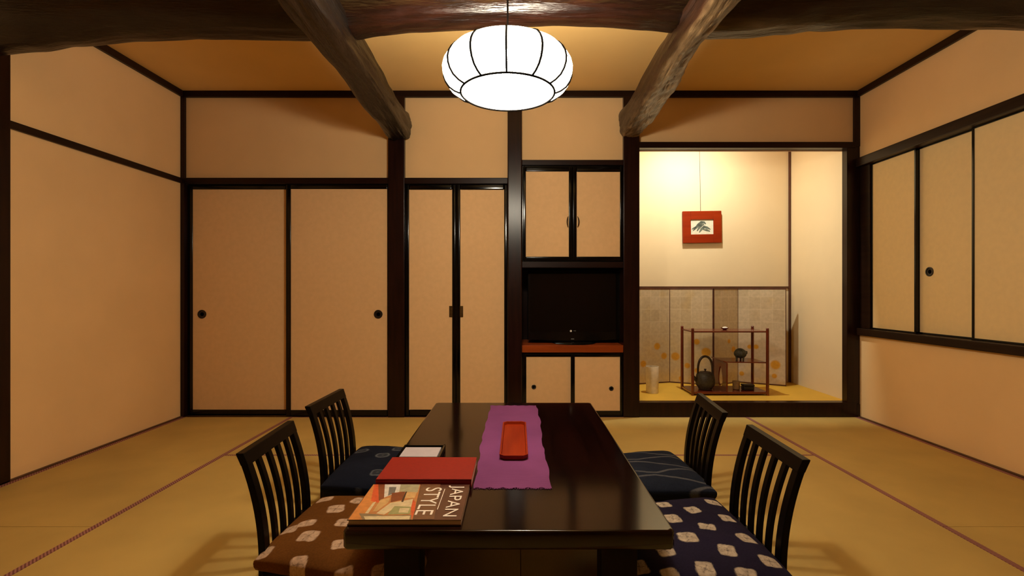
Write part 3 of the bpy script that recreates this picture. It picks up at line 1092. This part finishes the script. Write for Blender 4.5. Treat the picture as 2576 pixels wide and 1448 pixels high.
COVERD = M('brown_book_cover', (.075, .028, .018), .3, col2=(.10, .036, .02), scale=12, coat=.3)
b0x, b1x, b0y, b1y, btop = -.466, -.154, 1.334, 1.579, TH + .0165
bk = thing('book', 'picture book with a photo cover and white title at the near table edge', 'book', ((b0x + b1x) / 2, (b0y + b1y) / 2, TH))
cv = B()
cv.box((b0x, b0y, TH + .0006), (b1x, b1y, TH + .0030)).box((b0x, b0y, btop - .0026), (b1x, b1y, btop))
cv.box((b0x, b1y - .003, TH + .0006), (b1x, b1y, btop))
cv.bevel(.0006, 1)
cv.build('cover', COVERD, bk)
B().box((b0x + .004, b0y + .003, TH + .003), (b1x - .0010, b1y - .003, btop - .0026)).build('page_block', PAGES, bk)
palette = {'base': (.50, .20, .06), 'red': (.62, .09, .025), 'or': (.60, .22, .05), 'tan': (.60, .36, .14), 'pale': (.66, .52, .30), 'grn': (.34, .32, .13),
           'wht': (.66, .60, .52), 'grey': (.16, .15, .13), 'brn': (.22, .060, .02), 'drk': (.045, .022, .015), 'olv': (.38, .34, .20), 'rim': (.24, .17, .09), 'edge': (.16, .07, .03)}
keys = list(palette)
pm = [M('cover_print_' + k, palette[k], .35, var=.12, scale=60, coat=.25) for k in keys]


def cp(pts, key, lift=.0002):
    out = []
    for x_, y_ in pts:
        g = G(860 + x_ / 6.033, 1110 + y_ / 6.033, btop)
        out.append((min(max(g.x, b0x + .0008), b1x - .0008), min(max(g.y, b0y + .0008), b1y - .0008), btop + lift))
    return out, keys.index(key)


ill = B()
for i, (pts, key) in enumerate([
        ([(470, 640), (1200, 640), (1060, 1215), (80, 1215)], 'base'),
        ([(470, 640), (560, 640), (520, 900), (250, 1190), (80, 1205)], 'or'),
        ([(500, 640), (640, 640), (560, 930), (440, 900)], 'red'),
        ([(560, 640), (680, 640), (640, 860), (560, 900)], 'brn'),
        ([(660, 640), (900, 640), (880, 760), (640, 850)], 'wht'),
        ([(720, 690), (830, 690), (800, 780), (700, 820)], 'grey'),
        ([(900, 640), (1190, 640), (1150, 770), (870, 760)], 'olv'),
        ([(760, 780), (960, 760), (930, 880), (740, 920)], 'brn'),
        ([(960, 770), (1140, 770), (1100, 860), (940, 860)], 'tan'),
        ([(590, 880), (740, 850), (700, 930), (530, 1060), (470, 1060)], 'tan'),
        ([(470, 930), (520, 910), (400, 1090), (350, 1090)], 'pale'),
        ([(740, 930), (930, 900), (900, 950), (640, 1110), (520, 1090)], 'pale'),
        ([(930, 900), (1080, 870), (1060, 990), (800, 1000)], 'pale'),
        ([(800, 980), (1050, 990), (1030, 1100), (690, 1110)], 'grn'),
        ([(880, 1010), (1030, 1010), (1000, 1080), (860, 1080)], 'pale'),
        ([(260, 1090), (500, 1100), (640, 1125), (1060, 1115), (1040, 1200), (300, 1205)], 'rim'),
        ([(330, 1135), (1040, 1130), (1020, 1190), (350, 1195)], 'pale'),
        ([(970, 760), (990, 760), (930, 920), (900, 915)], 'drk'),
        ([(1080, 880), (1120, 920), (1110, 1040), (1050, 1200), (1050, 1000)], 'red'),
        ([(1210, 640), (1500, 640), (1400, 1180), (1080, 1180)], 'edge')]):
    p, mi = cp(pts, key, .00012 + i * .00002)
    ill.prism(p, (0, 0, -.0001), mi)
ill.build('cover_photo', pm, bk)
WHT = M('white_lettering', (.80, .70, .60), .5, var=.03, scale=30)


def lettering(s, base_x, ya, yb, cap):
    me, x0, x1, y0, y1 = text_mesh(s, 1., 'title_lettering')
    sx, sy = (ya - yb) / (x1 - x0), cap / (y1 - y0)
    top = Vector(bk.location)
    for v in me.vertices:
        lx, ly = (v.co.x - x0) * sx, (v.co.y - y0) * sy
        v.co = Vector((base_x + ly, ya - lx, btop + .0009 + v.co.z)) - top
    me.materials.clear()
    me.materials.append(WHT)
    o = bpy.data.objects.new('title_lettering', me)
    COL.objects.link(o)
    o.parent = bk
    return o


lettering('JAPAN', -.2195, 1.567, 1.352, .0505)
lettering('STYLE', -.2880, 1.550, 1.362, .0500)
B().box((-.2300, 1.395, btop + .0006), (-.2278, 1.540, btop + .0011)).build('title_rule', WHT, bk)

r0x, r1x, r0y, r1y, rtop = -.461, -.150, 1.587, 1.800, TH + .029
rbk = thing('book', 'thick red cloth-bound book lying behind the picture book', 'book', ((r0x + r1x) / 2, (r0y + r1y) / 2, TH))
cv = B()
cv.box((r0x, r0y, TH + .0006), (r1x, r1y, TH + .0036)).box((r0x, r0y, rtop - .0032), (r1x, r1y, rtop))
cv.box((r0x, r0y, TH + .0006), (r1x, r0y + .0035, rtop))
cv.bevel(.0008, 1)
cv.build('cover', REDC, rbk)
B().box((r0x + .004, r0y + .0035, TH + .0036), (r1x - .0010, r1y - .004, rtop - .0032)).build('page_block', PAGES, rbk)

# paper tray
px0, px1, py0, py1 = -.452, -.289, 1.812, 1.962
pt = B()
pt.box((px0, py0, TH + .0006), (px1, py1, TH + .005))
pt.ring((px0, py0, TH + .005), (px1, py1, TH + .022), (.008, .008, 1, 1), axis='y') if False else None
for a, c in (((px0, py0), (px1, py0 + .007)), ((px0, py1 - .007), (px1, py1)), ((px0, py0), (px0 + .007, py1)), ((px1 - .007, py0), (px1, py1))):
    pt.box((a[0], a[1], TH + .0006), (c[0], c[1], TH + .024))
tag(pt.build('paper_tray', BLACK), 'small black square tray holding white paper behind the red book', 'tray')
pp = B().box((px0 + .010, py0 + .010, TH + .0055), (px1 - .012, py1 - .030, TH + .0235))
tag(pp.bevel(.0008, 1).build('note_paper', M('bright_white_paper', (.42, .365, .385), .8, var=.03, scale=40)), 'stack of white note paper in the small black tray', 'paper')

# ------------------------------------------------------------------ alcove: folding screen, picture, stand and its vessels, paper lamp
scr = thing('folding_screen', 'low gilded folding screen with faint squares and gold dots in the alcove', 'folding screen', (1.75, 4.55, ZA))
fold = [(1.055, 4.52), (1.44, 4.635), (1.790, 4.475), (2.085, 4.635), (2.445, 4.45)]
stop = Z(726, 4.55)
dots_px = [(290, 685, 36), (360, 782, 34), (480, 787, 42), (790, 745, 46), (695, 640, 30), (1060, 715, 30), (1015, 635, 22), (1490, 872, 46), (1295, 690, 24), (1230, 690, 22),
           (150, 862, 34), (600, 880, 28), (860, 1000, 30), (540, 1010, 26), (700, 930, 26), (1480, 985, 24), (1150, 960, 24)]


def hit_panel(px, py, a, b_):
    # ray through the pixel meets the vertical plane of the panel
    dx, dz = (px - VX) / F, (VY - py) / F
    ax, ay = a
    bx, by = b_
    ex, ey = bx - ax, by - ay
    # dx*t = ax+ex*s ; t = ay+ey*s
    s = (dx * ay - ax) / (ex - dx * ey)
    t = ay + ey * s
    return s, ZC + dz * t


for k in range(4):
    a, b_ = fold[k], fold[k + 1]
    e = Vector((b_[0] - a[0], b_[1] - a[1], 0))
    ln = e.length
    e.normalize()
    nrm = Vector((e.y, -e.x, 0))             # towards the room
    zb, zt_ = ZA + .002, stop
    ds = []
    for dx_, dy_, r_ in dots_px:
        s, z = hit_panel(1580 + dx_ / 4.022, 700 + dy_ / 4.022, a, b_)
        if -.05 < s < 1.05:
            ds.append((s * ln, z, r_ / 4.022 * 4.55 / F))
    bm = bmesh.new()
    nu, nv = 100, 200
    g = {}
    g0 = .004
    for i in range(nu + 1):
        for j in range(nv + 1):
            u = g0 + (ln - 2 * g0) * i / nu
            z = zb + (zt_ - zb) * j / nv
            g[i, j] = bm.verts.new(Vector((a[0], a[1], 0)) + e * u + Vector((0, 0, z)) + nrm * .007)
    for i in range(nu):
        for j in range(nv):
            bm.faces.new((g[i, j], g[i + 1, j], g[i + 1, j + 1], g[i, j + 1]))
    rim = [g[i, 0] for i in range(nu)] + [g[nu, j] for j in range(nv)] + [g[i, nv] for i in range(nu, 0, -1)] + [g[0, j] for j in range(nv, 0, -1)]
    back = [bm.verts.new(v.co - nrm * .012) for v in rim]
    for q in range(len(rim)):
        q2 = (q + 1) % len(rim)
        bm.faces.new((rim[q], back[q], back[q2], rim[q2]))
    bm.faces.new(back[::-1])
    bb = B()
    bb.bm.free()
    bb.bm = bm
    po = bb.build('panel', GOLDP, scr)
    base_o = Vector(scr.location)

    def gold(c, a=a, e=e, ds=ds, ln=ln, k=k):
        w_ = c + base_o
        u = (w_ - Vector((a[0], a[1], w_.z))).dot(e)
        z = w_.z
        col = (.50, .36, .185) if k != 3 else (.55, .41, .26)  # last panel tinted paler: light on its angle painted in
        gu, gz = (u / .098) % 1, ((z - ZA) / .116) % 1
        sq = .5 + .5 * noise.noise(Vector((math.floor(u / .098) * 7.3, math.floor((z - ZA) / .116) * 5.1, k)))
        up = (z - ZA - .25) / .35
        col = mix(col, mix((.42, .31, .17), (.60, .47, .30), sq), .55 * up)
        ln_ = max(0, 1 - min(gu, 1 - gu) / .06, 1 - min(gz, 1 - gz) / .05)
        col = mix(col, (.66, .53, .33), ln_ * .5 * min(1, max(0, up)))
        low = 1 - (z - ZA) / .5
        cl = noise.noise(Vector((u * 9 + k * 3, z * 9, 1)))
        col = mix(col, (.60, .36, .08), (cl * .8 + .15) * low)
        for (du, dz, r_) in ds:
            d = math.hypot(u - du, z - dz) / r_
            if d < 1.2:
                col = mix(col, (.56, .25, .015), (1.15 - d) / .35)
        return col
    dye(po, gold)
    fb = B()
    th = .010
    for (u0, u1, z0_, z1_) in ((0, ln, zb - .001, zb + .010), (0, ln, zt_ - .006, zt_ + .004), (0, .006, zb, zt_), (ln - .006, ln, zb, zt_)):
        p = [Vector((a[0], a[1], 0)) + e * u0 + nrm * -.006, Vector((a[0], a[1], 0)) + e * u1 + nrm * -.006, Vector((a[0], a[1], 0)) + e * u1 + nrm * .009, Vector((a[0], a[1], 0)) + e * u0 + nrm * .009]
        fb.prism([q + Vector((0, 0, z0_)) for q in p], (0, 0, z1_ - z0_))
    fb.build('panel_frame', M('screen_edge_wood', (.10, .030, .013), .4, var=.2, scale=20), po)

# hanging picture
yp = YA - .030
ctr = W(1766.5, 570.5, yp)
pic = thing('framed_picture', 'small painting in a wide orange-red frame hanging from a wire in the alcove', 'picture', (ctr.x, yp, ctr.z))
hwf, hhf = 48.5 * yp / F, 40 * yp / F
iw, ih = 28.5 * yp / F, 18.5 * yp / F
fb = B()
fb.ring((-hwf, -.004, -hhf), (hwf, .022, hhf), (hwf - iw, hwf - iw, hhf - ih, hhf - ih))
fb.bevel(.003)
fo = fb.build('frame', FRAMEO, pic, local=True)
po = B().box((-iw - .002, .006, -ih - .002), (iw + .002, .014, ih + .002)).build('painting', PICP, pic, local=True)


def stroke(pts, wd):
    l, r = [], []
    for i, p in enumerate(pts):
        q, s = pts[min(i + 1, len(pts) - 1)], pts[max(i - 1, 0)]
        d = Vector((q[0] - s[0], q[1] - s[1])).normalized()
        n_ = Vector((-d.y, d.x)) * wd * math.sin(PI * (i + .4) / (len(pts) - .2)) * .5
        l.append((p[0] + n_.x, .0052, p[1] + n_.y))
        r.append((p[0] - n_.x, .0052, p[1] - n_.y))
    return l + r[::-1]


sk = B()
for pts, wd in (([(-.8, -.5), (-.55, -.1), (-.3, .3), (-.05, .62), (.2, .62), (.35, .4)], .030),
                ([(-.45, -.55), (-.25, -.1), (.0, .28), (.2, .36)], .022), ([(-.25, -.75), (-.05, -.3), (.2, .0), (.45, -.1), (.75, -.35)], .028),
                ([(.1, -.35), (.4, -.42), (.7, -.6)], .02), ([(-.9, -.3), (-.75, -.15), (-.55, .05)], .014)):
    q = [(x_ * iw, z_ * ih) for x_, z_ in pts]
    sk.prism(stroke(q, wd), (0, .0005, 0))
sk.build('brush_strokes', INK, po, local=True)
wz = Z(379, YA - .02) + .30
B().tube([(W(1764.5, 530, yp).x - ctr.x, .016, hhf - .004), (W(1764.5, 530, yp).x - ctr.x, .022, wz - ctr.z)], .0022, 6).build('hanging_wire', WIRE, pic, local=True)
pic.rotation_euler = (0, math.radians(-.8), 0)

# red lacquer stand
sf = ZA + .0006
fx0, fx1, fy0, fy1 = 1.452, 2.073, 4.055, 4.315
st = thing('display_stand', 'open red-brown lacquer display stand with a half shelf in the alcove', 'stand', ((fx0 + fx1) / 2, (fy0 + fy1) / 2, sf))
pr = .0125
ptop = Z(825, 4.055)
for (xx, yy) in ((fx0, fy0), (fx1, fy0), (fx0, fy1), (fx1, fy1)):
    B().lathe([(.011, sf), (pr, sf + .004), (pr, ptop - .014), (.010, ptop - .012), (.0135, ptop - .007), (.009, ptop)], (xx, yy, 0), 14).build('post', LACQ, st, smooth=True)
zt0 = Z(836, 4.055)
B().box((fx0 - .004, fy0 - .004, zt0), (fx1 + .004, fy1 + .004, zt0 + .012)).bevel(.003).build('top_board', LACQ, st)
B().box((fx0 - .006, fy0 - .006, sf + .012), (fx1 + .006, fy1 + .006, sf + .030)).bevel(.003).build('bottom_board', LACQ, st)
zm = Z(913, 4.055)
xm = 1.735
mb = B()
mb.prism([(xm - .028, fy0 + .004, zm + .012), (xm - .006, fy0 + .004, zm + .004), (fx1 - .004, fy0 + .004, zm - .002), (fx1 - .004, fy0 + .004, zm + .008), (xm, fy0 + .004, zm + .012), (xm - .028, fy0 + .004, zm + .020)], (0, fy1 - fy0 - .008, 0))
mb.build('middle_shelf', LACQ, st)
# end panel with a long tear-shaped opening
zb_ = sf + .030
outer, inner = [], []
ya_, yb2 = fy0 + .006, fy1 - .006
ncut = 40
zc_, yc_ = (zb_ + zm) / 2 - .01, (ya_ + yb2) / 2
for k in range(ncut):
    t = 2 * PI * k / ncut
    cs, sn = math.cos(t), math.sin(t)
    zz = zc_ + .085 * sn
    wid = .058 * (1 - .55 * (sn * .5 + .5))
    inner.append((yc_ + wid * cs, zz))
    m_ = max(abs(cs), abs(sn))
    outer.append((yc_ + (yb2 - ya_) / 2 * cs / m_, (zb_ + zm) / 2 + (zm - zb_) / 2 * sn / m_))
pn = B()
th = .011
rgs = []
for src, xx in ((outer, xm), (inner, xm), (inner, xm + th), (outer, xm + th), (outer, xm)):
    rgs.append([(xx, y, z) for y, z in src])
pn.loft(rgs, cap=False)
bmesh.ops.remove_doubles(pn.bm, verts=pn.bm.verts[:], dist=.00001)
pn.build('end_panel', LACQ, st)

# kettle
kz = sf + .030
kc = W(1774, 960, 4.16)
kx, ky = kc.x, 4.16
kt = thing('kettle', 'dark cast-iron kettle with a tall arched handle on the stand', 'kettle', (kx, ky, kz))
kp = [(.045, .0005), (.055, .004), (.060, .02), (.074, .035), (.080, .06), (.079, .09), (.074, .118), (.066, .136), (.050, .144), (.046, .146)]
B().lathe([(r, h + kz) for r, h in kp], (kx, ky, 0), 40).build('body', IRON, kt, smooth=True)
B().lathe([(.047, kz + .145), (.046, kz + .150), (.02, kz + .155), (.006, kz + .156), (.006, kz + .163), (.011, kz + .168), (.009, kz + .174), (.001, kz + .176)], (kx, ky, 0), 28).build('lid', RUST, kt, smooth=True)
hp = []
for k in range(25):
    t = PI * k / 24
    hp.append((kx - .068 * math.cos(t) * (1 - .10 * (1 - math.sin(t))), ky, kz + .130 + .150 * math.sin(t) ** .75 if 0 < k < 24 else kz + .125))
B().tube(hp, [.0085 + .0015 * math.sin(PI * k / 24) for k in range(25)], 10).build('handle', RUST, kt, smooth=True)
B().tube([(kx - .066, ky, kz + .075), (kx - .088, ky, kz + .090), (kx - .100, ky, kz + .112), (kx - .118, ky, kz + .122)], [.020, .014, .010, .008], 12).build('spout', IRON, kt, smooth=True)

# round pot on the half shelf
pc_ = W(1862, 893, 4.17)
pz = zm + .010
pot = thing('incense_pot', 'small dark round lidded pot on the half shelf of the stand', 'pot', (pc_.x, 4.17, pz))
rg = []
for r, h in [(.018, .019), (.034, .024), (.046, .040), (.049, .056), (.046, .070), (.036, .086), (.022, .096), (.010, .100), (.003, .101)]:
    rg.append([(pc_.x + r * (1 + .05 * math.sin(7 * 2 * PI * k / 42)) * math.cos(2 * PI * k / 42), 4.17 + r * (1 + .05 * math.sin(7 * 2 * PI * k / 42)) * math.sin(2 * PI * k / 42), pz + h) for k in range(42)])
B().loft(rg).build('body', POTG, pot, smooth=True)
for k in range(3):
    a = -PI / 2 + .5 + 2 * PI * k / 3
    c = (pc_.x + .030 * math.cos(a), 4.17 + .030 * math.sin(a))
    B().lathe([(.006, pz + .0005), (.008, pz + .006), (.007, pz + .014), (.011, pz + .034)], (c[0], c[1], 0), 10).build('foot', POTG, pot, smooth=True)
B().tube([(pc_.x + .043, 4.17, pz + .075), (pc_.x + .058, 4.17, pz + .072), (pc_.x + .058, 4.17, pz + .055), (pc_.x + .047, 4.17, pz + .050)], .0045, 8).build('ear', POTG, pot, smooth=True)

# dish on top
dc = W(1823, 826, 4.19)
dz_ = zt0 + .0125
ds_ = thing('small_dish', 'small red dish with a white piece in it on top of the stand', 'dish', (dc.x, 4.19, dz_))
B().lathe([(.012, dz_), (.016, dz_ + .003), (.030, dz_ + .012), (.033, dz_ + .017), (.030, dz_ + .015), (.014, dz_ + .006), (.001, dz_ + .005)], (dc.x, 4.19, 0), 24, cap=False).build('bowl', LACQ, ds_, smooth=True)
B().lathe([(.001, dz_ + .006), (.014, dz_ + .007), (.022, dz_ + .014), (.019, dz_ + .022), (.008, dz_ + .026), (.001, dz_ + .0265)], (dc.x + .003, 4.19, 0), 16, cap=False).build('white_piece', WHITEP, ds_, smooth=True)
# cup and black box on the bottom board
cc = W(1852, 975, 4.16)
c = B()
c.lathe([(.024, kz + .0005), (.028, kz + .004), (.030, kz + .060), (.031, kz + .070), (.028, kz + .070), (.026, kz + .010), (.001, kz + .008)], (cc.x, 4.16, 0), 28, cap=False)
tag(c.build('tea_cup', CUPM, smooth=True), 'tan straight-sided cup on the bottom board of the stand', 'cup')
bc = W(1881, 977, 4.13)
bx_ = thing('lidded_box', 'small black oblong box beside the tan cup on the stand', 'box', (bc.x, 4.13, kz))
B().box((bc.x - .044, 4.10, kz + .0005), (bc.x + .044, 4.165, kz + .034)).bevel(.008, 3).build('body', PLATEK, bx_, smooth=True)
B().box((bc.x - .046, 4.098, kz + .0345), (bc.x + .046, 4.167, kz + .050)).bevel(.007, 3).build('lid', PLATEK, bx_, smooth=True)

# white paper cylinder on the alcove floor
cp_ = G(1645, 990, ZA)
cyl = B()
cyl.lathe([(.050, ZA + .0006), (.0515, ZA + .003), (.0535, ZA + .222), (.0530, ZA + .2245), (.0505, ZA + .2245), (.049, ZA + .012), (.001, ZA + .010)], (cp_.x, cp_.y + .05, 0), 40, cap=False)
tag(cyl.build('paper_cylinder', M('white_washi', (.78, .67, .49), .8, var=.08, scale=35, bump=.1, bscale=90), smooth=True), 'plain white paper cylinder on the alcove floor beside the left post', 'paper lantern')

# ------------------------------------------------------------------ light
def spot(name, loc, target, power, col, size, blend, rad):
    l = bpy.data.lights.new(name, 'SPOT')
    l.energy = power
    l.color = col
    l.spot_size = math.radians(size)
    l.spot_blend = blend
    l.shadow_soft_size = rad
    o = bpy.data.objects.new(name, l)
    COL.objects.link(o)
    o.location = loc
    o.rotation_euler = (Vector(target) - Vector(loc)).to_track_quat('-Z', 'Y').to_euler()
    return o


spot('alcove_downlight', (1.46, 3.95, 2.52), (1.70, 4.42, 1.2), 94, (.96, 1.0, .90), 154, 1.0, .03)

wd = bpy.data.worlds.new('world')
SC.world = wd
wd.use_nodes = True
wd.node_tree.nodes['Background'].inputs[0].default_value = (.02, .014, .008, 1)
wd.node_tree.nodes['Background'].inputs[1].default_value = .2

SC.view_settings.view_transform = 'Standard'
SC.view_settings.look = 'None'
SC.view_settings.exposure = 0.0
SC.view_settings.gamma = 1.0
SC.view_settings.use_curve_mapping = False
